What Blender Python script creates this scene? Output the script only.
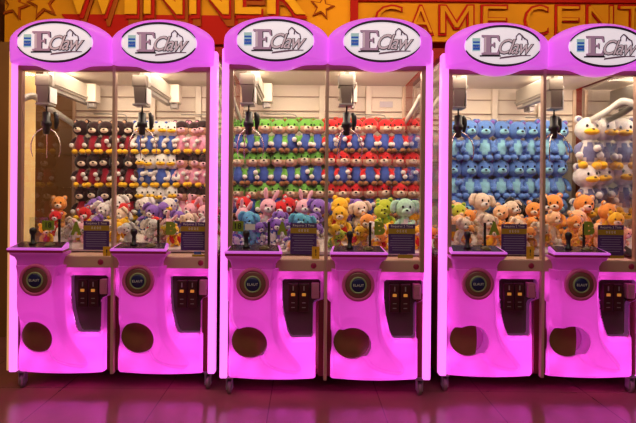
import bpy, bmesh, math, random
from mathutils import Vector, Matrix
random.seed(7)
for o in list(bpy.data.objects): bpy.data.objects.remove(o)
S = bpy.context.scene
COL = S.collection
PI = math.pi
# ------------------------------------------------------------------ camera
F = 565.0; HZ = 1.15; VX = 305.0; VY = 190.0
cam = bpy.data.cameras.new('camera'); cam.sensor_width = 36; cam.lens = F/636*36
cam.shift_x = (318-VX)/636; cam.shift_y = (VY-211.5)/636; cam.clip_start = .05
co = bpy.data.objects.new('camera', cam); COL.objects.link(co)
co.matrix_world = Matrix.Translation((0, 0, HZ)) @ Matrix.Rotation(PI/2, 4, 'X') @ Matrix.Rotation(math.radians(.5), 4, 'Z')
S.camera = co
S.view_settings.view_transform = 'Standard'; S.view_settings.look = 'None'
S.view_settings.exposure = 0.0; S.view_settings.gamma = 1.0; S.view_settings.use_curve_mapping = False
# ------------------------------------------------------------------ world + hall lights
W = bpy.data.worlds.new('world'); S.world = W; W.use_nodes = True
W.node_tree.nodes['Background'].inputs[0].default_value = (.10, .05, .035, 1)
W.node_tree.nodes['Background'].inputs[1].default_value = 1.0
def area(name, loc, rot, size, size_y, power, color, parent=None):
    l = bpy.data.lights.new(name, 'AREA'); l.shape = 'RECTANGLE'; l.size = size; l.size_y = size_y
    l.energy = power; l.color = color
    o = bpy.data.objects.new(name, l); o.location = loc; o.rotation_euler = rot; COL.objects.link(o)
    if parent: o.parent = parent
    return o
area('hall_light', (0, .6, 3.3), (math.radians(25), 0, 0), 4, 1.0, 38, (1, .86, .68))
area('sign_light', (0.2, 3.2, 2.95), (math.radians(62), 0, 0), 4.6, .15, 27, (1, .80, .48))
area('amber_light', (-2.4, 2.4, 2.6), (math.radians(10), math.radians(-8), 0), .5, .5, 9, (1, .62, .25))

# ------------------------------------------------------------------ materials
MATS = {}
def mat(name, color, rough=.5, metal=0, emit=None, es=1.0, noise=0, nscale=20, bump=0, spec=.5, coat=0, sheen=0):
    if name in MATS: return MATS[name]
    m = bpy.data.materials.new(name); m.use_nodes = True; nt = m.node_tree; b = nt.nodes['Principled BSDF']
    c = (*color, 1)
    b.inputs['Base Color'].default_value = c; b.inputs['Roughness'].default_value = rough
    b.inputs['Metallic'].default_value = metal; b.inputs['Specular IOR Level'].default_value = spec
    b.inputs['Coat Weight'].default_value = coat; b.inputs['Sheen Weight'].default_value = sheen
    if emit:
        b.inputs['Emission Color'].default_value = (*emit, 1); b.inputs['Emission Strength'].default_value = es
    if noise or bump:
        tc = nt.nodes.new('ShaderNodeTexCoord'); n = nt.nodes.new('ShaderNodeTexNoise')
        n.inputs['Scale'].default_value = nscale; n.inputs['Detail'].default_value = 4
        nt.links.new(tc.outputs['Object'], n.inputs['Vector'])
        if noise:
            r = nt.nodes.new('ShaderNodeValToRGB')
            r.color_ramp.elements[0].position = .3; r.color_ramp.elements[1].position = .7
            r.color_ramp.elements[0].color = (*[max(0, v*(1-noise)) for v in color], 1)
            r.color_ramp.elements[1].color = (*[min(1, v*(1+noise*.6)) for v in color], 1)
            nt.links.new(n.outputs['Fac'], r.inputs[0]); nt.links.new(r.outputs[0], b.inputs['Base Color'])
        if bump:
            bp = nt.nodes.new('ShaderNodeBump'); bp.inputs['Strength'].default_value = bump; bp.inputs['Distance'].default_value = .01
            nt.links.new(n.outputs['Fac'], bp.inputs['Height']); nt.links.new(bp.outputs[0], b.inputs['Normal'])
    MATS[name] = m; return m
def glow_plastic(name, base, emit, es, trans=.5, rough=.3):
    """backlit plastic shell: diffuse + translucent (lamps behind it) + own glow + glossy coat"""
    m = bpy.data.materials.new(name); m.use_nodes = True; nt = m.node_tree; nt.nodes.clear()
    out = nt.nodes.new('ShaderNodeOutputMaterial')
    d = nt.nodes.new('ShaderNodeBsdfDiffuse'); d.inputs[0].default_value = (*base, 1)
    t = nt.nodes.new('ShaderNodeBsdfTranslucent'); t.inputs[0].default_value = (*base, 1)
    mx = nt.nodes.new('ShaderNodeMixShader'); mx.inputs[0].default_value = trans
    nt.links.new(d.outputs[0], mx.inputs[1]); nt.links.new(t.outputs[0], mx.inputs[2])
    g = nt.nodes.new('ShaderNodeBsdfGlossy'); g.inputs[0].default_value = (1, 1, 1, 1); g.inputs['Roughness'].default_value = rough
    fr = nt.nodes.new('ShaderNodeFresnel'); fr.inputs[0].default_value = 1.35
    mg = nt.nodes.new('ShaderNodeMixShader'); nt.links.new(fr.outputs[0], mg.inputs[0])
    nt.links.new(mx.outputs[0], mg.inputs[1]); nt.links.new(g.outputs[0], mg.inputs[2])
    e = nt.nodes.new('ShaderNodeEmission'); e.inputs[0].default_value = (*emit, 1); e.inputs[1].default_value = es
    a = nt.nodes.new('ShaderNodeAddShader'); nt.links.new(mg.outputs[0], a.inputs[0]); nt.links.new(e.outputs[0], a.inputs[1])
    nt.links.new(a.outputs[0], out.inputs[0]); MATS[name] = m; return m
def glass_mat(name, tint=(1, 1, 1), ior=1.5):
    m = bpy.data.materials.new(name); m.use_nodes = True; nt = m.node_tree; nt.nodes.clear()
    out = nt.nodes.new('ShaderNodeOutputMaterial')
    t = nt.nodes.new('ShaderNodeBsdfTransparent'); t.inputs[0].default_value = (*tint, 1)
    g = nt.nodes.new('ShaderNodeBsdfGlossy'); g.inputs['Roughness'].default_value = .0
    fr = nt.nodes.new('ShaderNodeFresnel'); fr.inputs[0].default_value = ior
    mx = nt.nodes.new('ShaderNodeMixShader')
    ge = nt.nodes.new('ShaderNodeNewGeometry'); inv = nt.nodes.new('ShaderNodeMath'); inv.operation = 'SUBTRACT'; inv.inputs[0].default_value = 1
    mu = nt.nodes.new('ShaderNodeMath'); mu.operation = 'MULTIPLY'      # thin sheet: only the face the light enters reflects
    nt.links.new(ge.outputs['Backfacing'], inv.inputs[1]); nt.links.new(inv.outputs[0], mu.inputs[0]); nt.links.new(fr.outputs[0], mu.inputs[1])
    nt.links.new(mu.outputs[0], mx.inputs[0])
    nt.links.new(t.outputs[0], mx.inputs[1]); nt.links.new(g.outputs[0], mx.inputs[2])
    nt.links.new(mx.outputs[0], out.inputs[0]); MATS[name] = m; return m

PINK = glow_plastic('pink_backlit_plastic', (.80, .19, .68), (.72, .085, .62), .12, .6)
CROWN = glow_plastic('lilac_backlit_plastic', (.76, .25, .78), (.72, .15, .80), .46, .4)
POST = glow_plastic('pink_light_tube', (.95, .35, .9), (1.0, .27, .95), .80, .3)
GLASS = glass_mat('clear_glass')
ACRYL = glass_mat('acrylic', (.93, .95, .95), 1.45)
METAL = mat('bronze_metal', (.50, .30, .22), .38, .55)
GOLD = mat('beige_metal', (.60, .42, .30), .4, .4)
SILL = mat('sill_metal', (.62, .40, .30), .45, .25)
DRED = mat('dark_red_plastic', (.16, .012, .025), .4)
STRIP = mat('red_trim', (.30, .015, .06), .35)
BLACK = mat('black_plastic', (.012, .011, .012), .35)
CREAM = mat('cream_panel', (.82, .72, .60), .55)
CEILM = mat('cream_ceiling', (.80, .74, .66), .5)
GROOVE = mat('groove_line', (.45, .32, .25), .6)
GREY = mat('grey_metal', (.38, .36, .34), .4, .5)
BEAMM = mat('pale_metal', (.46, .42, .36), .4, .3)
WHITE = mat('white_plastic', (.85, .83, .8), .4)
BOXM = mat('crane_box_paint', (.19, .15, .12), .45)
SIGNF = mat('sign_face_white', (.85, .80, .85), .35, emit=(.95, .84, .93), es=.6)
INK = mat('dark_ink', (.03, .015, .04), .4)
LILAC = mat('lilac_print', (.62, .36, .62), .4, emit=(.7, .45, .7), es=.15)
PALEP = mat('pale_pink_print', (.85, .66, .80), .4, emit=(.9, .7, .85), es=.22)
BLUE = mat('blue_print', (.02, .12, .62), .4, emit=(.02, .15, .8), es=.25)
CYAN = mat('cyan_print', (.55, .85, .90), .4, emit=(.5, .8, .85), es=.25)
NAVY = mat('navy_badge', (.012, .015, .10), .3)
RINGM = mat('badge_ring_rose', (.66, .10, .36), .4, 0)
RINGB = mat('badge_ring_brown', (.26, .10, .10), .35, .3)
RINGG = mat('badge_ring_green', (.34, .42, .22), .35, .2)
DOORM = mat('amber_brown_door', (.20, .085, .035), .25, noise=.15, nscale=9)
COINP = mat('coin_plate', (.10, .055, .06), .3, .4)
AMBER = mat('amber_lamp', (.9, .4, .05), .4, emit=(1, .45, .08), es=.25)
POSTP = mat('poster_purple', (.07, .022, .16), .5)
MUST = mat('mustard_paper', (.42, .26, .012), .6)
PLINE = mat('poster_line', (.32, .26, .40), .6)
PTXT = mat('poster_text', (.85, .78, .75), .6)
GREENP = mat('green_card', (.24, .32, .02), .6)
ORNG = mat('orange_sticker', (.75, .40, .01), .6)
LBLUE = mat('blue_strip_paper', (.05, .10, .38), .6)
YELP = mat('yellow_glow_panel', (.95, .66, .25), .5, emit=(1, .62, .22), es=.28)  # yellow light on the machine's side, put in as colour and slight glow
CABLE = mat('cable_band', (.55, .53, .48), .4)
BED = mat('prize_bed_white', (.70, .60, .55), .7)

# ------------------------------------------------------------------ geometry helpers
class MB:
    def __init__(s): s.bm = bmesh.new(); s.mi = 0
    def box(s, x0, x1, y0, y1, z0, z1, bev=0, seg=2):
        r = bmesh.ops.create_cube(s.bm, size=1)['verts']
        for v in r: v.co = Vector(((x0+x1)/2+v.co.x*(x1-x0), (y0+y1)/2+v.co.y*(y1-y0), (z0+z1)/2+v.co.z*(z1-z0)))
        fs = {f for v in r for f in v.link_faces}
        for f in fs: f.material_index = s.mi
        if bev:
            es = list({e for v in r for e in v.link_edges})
            bmesh.ops.bevel(s.bm, geom=es, offset=bev, segments=seg, affect='EDGES', profile=.5, material=s.mi)
        return s
    def loft(s, rings, cap0=True, cap1=True, closed=True, smooth=True):
        vs = [[s.bm.verts.new(p) for p in r] for r in rings]
        n = len(rings[0])
        for a, b in zip(vs, vs[1:]):
            for i in range(n if closed else n-1):
                try:
                    f = s.bm.faces.new((a[i], a[(i+1) % n], b[(i+1) % n], b[i])); f.smooth = smooth; f.material_index = s.mi
                except ValueError: pass
        if cap0: f = s.bm.faces.new(vs[0][::-1]); f.material_index = s.mi
        if cap1: f = s.bm.faces.new(vs[-1]); f.material_index = s.mi
        return s
    def tube(s, pts, r, n=8, cap=True):
        pts = [Vector(p) for p in pts]; rings = []
        rs = r if isinstance(r, (list, tuple)) else [r]*len(pts)
        prev = None
        for i, p in enumerate(pts):
            d = (pts[min(i+1, len(pts)-1)]-pts[max(i-1, 0)]).normalized()
            if prev is None:
                a = d.cross(Vector((0, 0, 1)))
                if a.length < .1: a = d.cross(Vector((0, 1, 0)))
            else: a = prev-d*prev.dot(d)
            a.normalize(); b = d.cross(a); prev = a
            rings.append([p+(a*math.cos(2*PI*k/n)+b*math.sin(2*PI*k/n))*rs[i] for k in range(n)])
        return s.loft(rings, cap, cap)
    def lathe(s, prof, axis='z', c=(0, 0, 0), n=24, sx=1, sz=1):
        """prof: (radius, height along axis)"""
        rings = []
        for r, h in prof:
            ring = []
            for k in range(n):
                a = 2*PI*k/n; ca, sa = math.cos(a)*r*sx, math.sin(a)*r*sz
                if axis == 'z': ring.append((c[0]+ca, c[1]+sa, c[2]+h))
                elif axis == 'y': ring.append((c[0]+ca, c[1]+h, c[2]+sa))
                else: ring.append((c[0]+h, c[1]+ca, c[2]+sa))
            rings.append(ring)
        return s.loft(rings)
    def blob(s, c, r, u=12, v=8, bumpf=None, rot=None):
        m = Matrix.Translation(c) @ (rot or Matrix.Identity(4)) @ Matrix.Diagonal((*r, 1))
        k = bmesh.ops.create_uvsphere(s.bm, u_segments=u, v_segments=v, radius=1)['verts']
        for vv in k:
            if bumpf: vv.co = bumpf(vv.co)
            vv.co = m @ vv.co
        for f in {f for vv in k for f in vv.link_faces}: f.smooth = True; f.material_index = s.mi
        return s
    def prism(s, poly, y0, y1, smooth=False):
        """poly in (x,z)"""
        return s.loft([[(x, y0, z) for x, z in poly], [(x, y1, z) for x, z in poly]], smooth=smooth)
    def mesh(s, name, mats):
        bmesh.ops.recalc_face_normals(s.bm, faces=s.bm.faces)
        me = bpy.data.meshes.new(name); s.bm.to_mesh(me); s.bm.free()
        for m in (mats if isinstance(mats, (list, tuple)) else [mats]): me.materials.append(m)
        return me
CACHE = {}
def cached(key, fn):
    if key not in CACHE: CACHE[key] = fn()
    return CACHE[key]
def link(name, me, parent=None, loc=(0, 0, 0), rot=(0, 0, 0), scale=None):
    o = bpy.data.objects.new(name, me); COL.objects.link(o); o.parent = parent; o.location = loc; o.rotation_euler = rot
    if scale is not None: o.scale = (scale,)*3 if isinstance(scale, (int, float)) else scale
    return o
def tag(o, label, cat, group=None, kind=None):
    if label: o['label'] = label
    if cat: o['category'] = cat
    if group: o['group'] = group
    if kind: o['kind'] = kind
    return o
def struct(name, mb, m):
    o = link(name, mb.mesh(name, m)); o['kind'] = 'structure'; return o
def text_mesh(txt, size, m, extrude=.001, shear=0, offset=0, space=1.0, align='CENTER', sx=1, res=3):
    cu = bpy.data.curves.new('t', 'FONT'); cu.body = txt; cu.size = size; cu.extrude = extrude; cu.shear = shear
    cu.offset = offset; cu.space_character = space; cu.align_x = align; cu.align_y = 'CENTER'; cu.resolution_u = res
    o = bpy.data.objects.new('t', cu); COL.objects.link(o)
    dg = bpy.context.evaluated_depsgraph_get()
    me = bpy.data.meshes.new_from_object(o.evaluated_get(dg)); bpy.data.objects.remove(o)
    me.transform(Matrix.Rotation(PI/2, 4, 'X') @ Matrix.Diagonal((sx, 1, 1, 1)))
    me.materials.clear(); me.materials.append(m); return me
def spline(pts, n=6, closed=True):
    out = []; N = len(pts)
    for i in range(N if closed else N-1):
        P = [Vector(pts[(i+k-1) % N]) if closed else Vector(pts[min(max(i+k-1, 0), N-1)]) for k in range(4)]
        for j in range(n):
            t = j/n
            out.append(tuple(.5*((2*P[1])+(P[2]-P[0])*t+(2*P[0]-5*P[1]+4*P[2]-P[3])*t*t+(3*P[1]-P[0]-3*P[2]+P[3])*t**3)))
    if not closed: out.append(tuple(pts[-1]))
    return out
def px(x, y, Y):
    "photo pixel -> world x, z on the plane at distance Y (roll included)"
    a = math.radians(.5); dx, dy = x-VX, y-VY
    rx = dx*math.cos(a)+dy*math.sin(a); ry = -dx*math.sin(a)+dy*math.cos(a)
    return rx*Y/F, HZ-ry*Y/F

# ------------------------------------------------------------------ structure: floor, walls, ceiling
def floor_mat():
    m = bpy.data.materials.new('glossy_floor_tiles'); m.use_nodes = True; nt = m.node_tree; b = nt.nodes['Principled BSDF']
    tc = nt.nodes.new('ShaderNodeTexCoord'); mp = nt.nodes.new('ShaderNodeMapping'); mp.inputs['Location'].default_value = (.18, .35, 0)
    nt.links.new(tc.outputs['Object'], mp.inputs[0])
    br = nt.nodes.new('ShaderNodeTexBrick'); br.offset = 0; br.inputs['Scale'].default_value = 1
    br.inputs['Brick Width'].default_value = .6; br.inputs['Row Height'].default_value = .6
    br.inputs['Mortar Size'].default_value = .003; br.inputs['Color1'].default_value = (.34, .115, .11, 1)
    br.inputs['Color2'].default_value = (.38, .13, .12, 1); br.inputs['Mortar'].default_value = (.20, .07, .065, 1)
    nt.links.new(mp.outputs[0], br.inputs['Vector'])
    n = nt.nodes.new('ShaderNodeTexNoise'); n.inputs['Scale'].default_value = 3; n.inputs['Detail'].default_value = 6
    nt.links.new(tc.outputs['Object'], n.inputs['Vector'])
    mx = nt.nodes.new('ShaderNodeMixRGB'); mx.blend_type = 'MULTIPLY'; mx.inputs[0].default_value = .5
    nt.links.new(br.outputs['Color'], mx.inputs[1]); nt.links.new(n.outputs['Fac'], mx.inputs[2])
    nt.links.new(mx.outputs[0], b.inputs['Base Color'])
    mr = nt.nodes.new('ShaderNodeMapRange'); mr.inputs[3].default_value = .10; mr.inputs[4].default_value = .26
    nt.links.new(n.outputs['Fac'], mr.inputs[0]); nt.links.new(mr.outputs[0], b.inputs['Roughness'])
    return m
struct('floor', MB().box(-5, 6, -2.5, 5.2, -.1, 0), floor_mat())
WALLB = mat('wall_dark_red', (.40, .022, .010), .6, spec=.2)
WALLL = mat('wall_brown', (.24, .10, .022), .6, noise=.2, nscale=2)
struct('wall_back', MB().box(-5, 6, 4.75, 4.85, 0, 3.6), WALLB)
struct('wall_left', MB().box(-2.62, -2.5, 3.9, 4.75, 0, 3.6), WALLL)
struct('wall_right', MB().box(5.9, 6, -2.5, 4.75, 0, 3.6), WALLL)
struct('ceiling', MB().box(-5, 6, -2.5, 4.85, 3.6, 3.7), mat('ceiling_paint', (.25, .12, .07), .8))
# left: brown wall beside the machine with a darker wainscot
struct('trim_1', MB().box(-2.5, -2.485, 3.9, 4.75, 0, .14), DRED)

# ------------------------------------------------------------------ the big lettering above / behind the machines
YS = 4.4; SY = mat('sign_amber_board', (.86, .33, .008), .7, spec=.15, noise=.25, nscale=1.3)
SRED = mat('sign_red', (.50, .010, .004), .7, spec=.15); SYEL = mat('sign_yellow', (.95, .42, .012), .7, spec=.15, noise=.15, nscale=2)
SDRK = mat('sign_brown', (.40, .08, .005), .7, spec=.15)
def sgn(x, y, Y=YS): return px(x, y, Y)
xl, zt = sgn(5, -8); xr, zm = sgn(352, 17); _, zb = sgn(180, 44)
board = link('sign_board', None, None, ((xl+xr)/2, YS, zb)); bx, bz = board.location.x, board.location.z
tag(board, 'amber fascia sign reading WINNER with stars, above the left and middle machines', 'sign')
xm = sgn(60, 0)[0]
link('backing', MB().box(xl-bx, xr-bx, 0, .04, 0, 2.7-bz).mesh('b', SY), board)
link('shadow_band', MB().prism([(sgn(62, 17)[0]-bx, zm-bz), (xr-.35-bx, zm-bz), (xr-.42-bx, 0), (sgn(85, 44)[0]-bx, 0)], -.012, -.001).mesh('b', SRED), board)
def letter(ch, x0, x1, ytop, ybot, parent, origin, m, y=-.03, depth=.012, fat=0, name='letter', lab=None):
    me = text_mesh(ch, 1, m, depth, offset=fat)
    xs = [v.co.x for v in me.vertices]; zs = [v.co.z for v in me.vertices]
    X0, Z1 = sgn(x0, ytop); X1, _ = sgn(x1, ytop); _, Z0 = sgn((x0+x1)/2, ybot)
    sx = (X1-X0)/(max(xs)-min(xs)); sz = (Z1-Z0)/(max(zs)-min(zs))
    me.transform(Matrix.Translation((X0-min(xs)*sx-origin[0], y, Z0-min(zs)*sz-origin[2])) @ Matrix.Diagonal((sx, 1, sz, 1)))
    o = link(name, me, parent)
    if lab: o['label'] = lab
    return o
O = (bx, 0, bz)
for ch, a, b in (('W', 66, 122), ('I', 127, 139), ('N', 146, 184), ('N', 191, 230), ('E', 236, 262), ('R', 268, 306)):
    letter(ch, a+3, b+5, -24, 27, board, O, SDRK, -.02, .006, .02, 'letter_shadow')
    letter(ch, a+1, b+2, -26, 20, board, O, SRED, -.03, .006, .035, 'letter_outline')
    letter(ch, a, b, -26, 16, board, O, SYEL, -.045, .008, .012)
def star(cx, cy, R, rot, name='star'):
    X, Z = sgn(cx, cy); R = R*YS/F; p = []
    for k in range(10):
        a = rot+k*PI/5; r = R if k % 2 == 0 else R*.42
        p.append((X-bx+math.sin(a)*r, Z-bz+math.cos(a)*r))
    link(name, MB().prism(p, -.02, -.001).mesh('s', SDRK), board)
    q = [((x-(X-bx))*.72+X-bx, (z-(Z-bz))*.72+Z-bz) for x, z in p]
    link(name+'_face', MB().prism(q, -.03, -.02).mesh('s', SY), board)
star(16, 6, 15, .3); star(44, 4, 17, -.2); star(322, 8, 13, .2)
wl = link('wall_side', MB().box(-2.5, -1.74, 4.34, 4.42, 0, zb-.01).mesh('w', WALLL)); wl['kind'] = 'structure'; wl.name = 'wall_left_front'
xl2 = sgn(358, 0)[0]; xr2 = 3.3; _, zb2 = sgn(500, 42)
b2 = link('sign_board', None, None, ((xl2+xr2)/2, YS, zb2)); O2 = tuple(b2.location); O2 = (O2[0], 0, O2[2])
tag(b2, 'amber fascia sign reading GAME CENTER in red-outlined letters above the right machines', 'sign')
link('backing', MB().box(xl2-O2[0], xr2-O2[0], 0, .04, 0, 2.7-O2[2]).mesh('b', SY), b2)
link('top_rail', MB().box(xl2-O2[0], xr2-O2[0], -.03, 0, sgn(500, 3)[1]-O2[2], 2.7-O2[2]).mesh('b', SRED), b2)
link('frame_side', MB().box(xl2-.06-O2[0], xl2-O2[0], -.03, .03, 0, 2.7-O2[2]).mesh('b', SRED), b2)
for ch, a, b in (('G', 374, 403), ('A', 407, 434), ('E', 480, 508), ('C', 523, 548), ('E', 554, 580), ('N', 585, 613), ('T', 617, 645), ('E', 650, 676), ('R', 682, 710)):
    letter(ch, a, b, 5, 36, b2, O2, SRED, -.012, .006, .008, 'letter_outline')
    letter(ch, a+2.2, b-2.2, 7.4, 33.5, b2, O2, SY, -.024, .006, -.014)
OM = [(438, 36), (438, 5), (446, 5), (456, 21), (466, 5), (474, 5), (474, 36), (466, 36), (466, 17.5), (459, 30), (453, 30), (446, 17.5), (446, 36)]
IM = [(439.9, 34), (439.9, 7), (444.9, 7), (456, 24.8), (467.1, 7), (472.1, 7), (472.1, 34), (467.9, 34), (467.9, 11.5), (457.8, 28.2), (454.2, 28.2), (444.1, 11.5), (444.1, 34)]
for nm, pl, mm, ya in (('letter_outline', OM, SRED, -.018), ('letter', IM, SY, -.030)):
    link(nm, MB().prism([(sgn(x, y)[0]-O2[0], sgn(x, y)[1]-O2[2]) for x, y in pl], ya, -.001).mesh('m', mm), b2)
lower = MB().box(-2.45, 3.3, 4.42, 4.5, 0, zb-.01)
lr = link('wall_panel', lower.mesh('p', WALLB)); lr['kind'] = 'structure'; lr.name = 'wall_middle'

# ------------------------------------------------------------------ claw machine meshes
HW = .585; UC = .283
def sdf_poly(poly):
    n = len(poly)
    def f(x, z):
        d = 1e9; inside = False
        for i in range(n):
            ax, az = poly[i]; bx_, bz_ = poly[(i+1) % n]
            ex, ez = bx_-ax, bz_-az; wx, wz = x-ax, z-az
            t = max(0, min(1, (wx*ex+wz*ez)/(ex*ex+ez*ez+1e-12)))
            dd = (wx-ex*t)**2+(wz-ez*t)**2
            if dd < d: d = dd
            if (az > z) != (bz_ > z) and x < (bx_-ax)*(z-az)/(bz_-az)+ax: inside = not inside
        return -math.sqrt(d) if inside else math.sqrt(d)
    return f
def sm(a, b, x):
    t = max(0, min(1, (x-a)/(b-a))); return t*t*(3-2*t)
def c_uz(x, y): return ((x-275.3)/183, 1.15-(y-190)/181)
POD = spline([(-.232, .80), (-.234, .66), (-.236, .55), (-.234, .47), (-.214, .395), (-.136, .33), (-.045, .20), (.03, .162), (.09, .150), (.135, .150), (.142, .175), (.086, .244), (.034, .321), (.013, .41), (.004, .54), (.004, .66), (.008, .80)], 3)
HOLE = (-.136, .31, .101, .094)
COIN = [c_uz(*p) for p in ((283.0, 281.5), (285, 279.7), (320, 279.7), (322, 281.5), (322, 298), (320.5, 300.5), (316, 302.5), (314.6, 305), (314.4, 335.5), (312.5, 337.8), (294, 338), (291.5, 336.5), (288.5, 329.5), (285, 315), (283, 298))]
def body_shell():
    pod = sdf_poly(POD); coin = sdf_poly(COIN)
    hx, hz, rx, rz = HOLE
    def hole(x, z): return (math.hypot((x-hx)/rx, (z-hz)/rz)-1)*.097
    def width(z):
        w = .042*(1-sm(.525, .545, z)); return -.272+w*.45, .272-w
    def front(x, z):
        d = pod(x, z)
        h = .034+.046*sm(.10, .50, z)
        y = -.004-.02*math.cos(x/.29*PI/2)*sm(.5, .1, z)
        y -= h*(1-sm(-.022, .012, d))
        rr = math.hypot(x-hx, z-hz)
        y += .020*(1-sm(.10, .165, rr))
        dc = coin(x, z)
        y += .020*(1-sm(.0, .026, dc))*(1-sm(-.004, .004, -dc) if dc < 0 else 1)
        # roll edges back
        wa, wb = width(z); e = min(x-wa, wb-x)
        y += .018*(1-sm(0, .014, e)) + .018*(1-sm(.108, .122, z))
        return y
    cell = .0045; nx = int(.544/cell); nz = int((.718-.108)/cell)
    bm = bmesh.new(); V = {}
    for j in range(nz+1):
        z = .108+(.718-.108)*j/nz; a, b = width(z)
        for i in range(nx+1):
            x = a+(b-a)*i/nx; zz = z
            for fn in (hole, coin):
                d = fn(x, zz)
                if abs(d) < cell*.72:
                    e = 1e-4; gx = (fn(x+e, zz)-fn(x-e, zz))/(2*e); gz = (fn(x, zz+e)-fn(x, zz-e))/(2*e)
                    g = gx*gx+gz*gz
                    if g > .2: x -= d*gx/g; zz -= d*gz/g
            # bottom edge bows down a little in the middle of the unit
            V[i, j] = bm.verts.new((x, front(x, zz), zz-.007*math.cos(x/.272*PI/2)*(1-sm(.1, .16, zz))))
    for j in range(nz):
        for i in range(nx):
            q = [V[i, j], V[i+1, j], V[i+1, j+1], V[i, j+1]]
            cx = sum(v.co.x for v in q)/4; cz = sum(v.co.z for v in q)/4
            if hole(cx, cz) < -.0005 or coin(cx, cz) < -.0005: continue
            f = bm.faces.new(q); f.smooth = True
    # close backwards: sides, top, bottom lip
    def strip(keys, dy):
        prev = None
        for k in keys:
            v = V[k]; w = bm.verts.new((v.co.x, dy, v.co.z))
            if prev:
                try: bm.faces.new((prev[0], v, w, prev[1]))
                except ValueError: pass
            prev = (v, w)
    strip([(0, j) for j in range(nz+1)], .10); strip([(nx, j) for j in range(nz+1)], .10)
    strip([(i, 0) for i in range(nx+1)], .10); strip([(i, nz) for i in range(nx+1)], .06)
    # rim walls of hole and coin recess
    def wall(pts, depth):
        a = [bm.verts.new((x, front(x*1.0, z)-.0005, z)) for x, z in pts]
        b = [bm.verts.new((x, depth, z)) for x, z in pts]; n = len(pts)
        for i in range(n):
            f = bm.faces.new((a[i], a[(i+1) % n], b[(i+1) % n], b[i])); f.smooth = True
    wall([(hx+rx*math.cos(2*PI*k/56), hz+rz*math.sin(2*PI*k/56)) for k in range(56)], .055)
    wall(COIN, .062)
    loose = [v for v in bm.verts if not v.link_faces]
    bmesh.ops.delete(bm, geom=loose, context='VERTS')
    bmesh.ops.recalc_face_normals(bm, faces=bm.faces)
    me = bpy.data.meshes.new('body_shell'); bm.to_mesh(me); bm.free(); me.materials.append(PINK); return me
def pod_cap():
    "upper pod from the body top up to the control tray"
    m = MB(); rings = []
    def ring(x0, x1, y0, y1, z, r=.02):
        p = []
        for cx, cy, a0 in ((x1-r, y0+r, -90), (x1-r, y1-r, 0), (x0+r, y1-r, 90), (x0+r, y0+r, 180)):
            for k in range(5):
                a = math.radians(a0+k*22.5); p.append((cx+r*math.cos(a), cy+r*math.sin(a), z))
        return p
    for z, x0, x1, y0 in ((.66, -.229, .001, -.066), (.70, -.230, .003, -.068), (.74, -.232, .007, -.073), (.765, -.240, .018, -.083), (.778, -.256, .036, -.098), (.790, -.262, .042, -.104), (.794, -.260, .040, -.102)):
        rings.append(ring(x0, x1, y0, .03, z))
    m.loft(rings, smooth=True); return m.mesh('pod_cap', PINK)
def tray():
    m = MB()
    # red band then pink tray rim around a black sloped top
    x0, x1 = -.266, .046
    def q(z0, z1, e=0, mi=0):
        m.mi = mi
        m.loft([[(x0+e, -.108+e, z0), (x1-e, -.108+e, z0), (x1-.02-e, .02, z0+.0), (x0+.02+e, .02, z0)],
                [(x0+e, -.108+e, z1), (x1-e, -.108+e, z1), (x1-.02-e, .02, z1+.024), (x0+.02+e, .02, z1+.024)]], smooth=False)
    q(.806, .817)
    return m
def tray_mesh():
    m = tray(); bmesh.ops.bevel(m.bm, geom=list(m.bm.edges), offset=.003, segments=2, affect='EDGES'); return m.mesh('tray', CROWN)
def band_mesh():
    m = MB(); x0, x1 = -.262, .042
    m.loft([[(x0, -.106, z), (x1, -.106, z), (x1-.018, .02, z), (x0+.018, .02, z)] for z in (.7935, .8065)], smooth=False)
    return m.mesh('band', STRIP)
def deck_mesh():
    m = MB(); a, b = -.250, .030
    m.loft([[(a, -.092, z), (b, -.092, z), (b-.016, .012, z+.0225), (a+.016, .012, z+.0225)] for z in (.8160, .8215)], smooth=False)
    return m.mesh('deck', mat('tray_black', (.05, .02, .035), .2))
def joystick():
    return MB().lathe([(.020, 0), (.020, .008), (.012, .014), (.011, .05), (.013, .056), (.018, .066), (.019, .078), (.016, .090), (.008, .095), (.001, .096)], n=14).mesh('joy', BLACK)
def button():
    return MB().lathe([(.028, 0), (.028, .005), (.020, .006), (.019, .012), (.001, .013)], n=18).mesh('btn', [mat('button_olive', (.12, .09, .02), .3)])
CRP = [(0, .131), (.1, .123), (.175, .103), (.235, .072), (.268, .044), (.284, .010), (.284, -.09), (.274, -.118), (.2, -.122), (.145, -.127), (.08, -.150), (0, -.160)]
CRP = CRP + [(-x, z) for x, z in CRP[-2:0:-1]]
CZ = 1.960; CE = 1.942
def crown():
    ol = spline(CRP, 5); N = len(ol); m = MB()
    E = []
    for x, z in ol:
        a = math.atan2(z/.112, x/.245); E.append((.209*math.cos(a), CE-CZ+.114*math.sin(a)))
    def mixr(t, y, s=1): return [((x*s)*(1-t)+ex*t, y, CZ+(z*s)*(1-t)+ez*t) for (x, z), (ex, ez) in zip(ol, E)]
    rings = [mixr(0, .0, .985), mixr(0, -.008, .99), mixr(0, -.02), mixr(.0, -.04), mixr(.06, -.062), mixr(.22, -.082), mixr(.45, -.100), mixr(.75, -.120), mixr(.95, -.132), mixr(1.0, -.131), mixr(1.02, -.120)]
    m.loft(rings, smooth=True); return m.mesh('crown', CROWN)
def ell(rx, rz, n=48): return [(rx*math.cos(2*PI*k/n), CE+rz*math.sin(2*PI*k/n)) for k in range(n)]
def sign_face():
    m = MB(); rings = []
    for s, y in ((1, -.121), (1, -.128), (.9, -.1315), (.7, -.1345), (.4, -.136), (.1, -.1365)):
        rings.append([(x*s, y, CE+(z-CE)*s) for x, z in ell(.205, .110)])
    m.loft(rings); return m.mesh('face', SIGNF)
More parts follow.
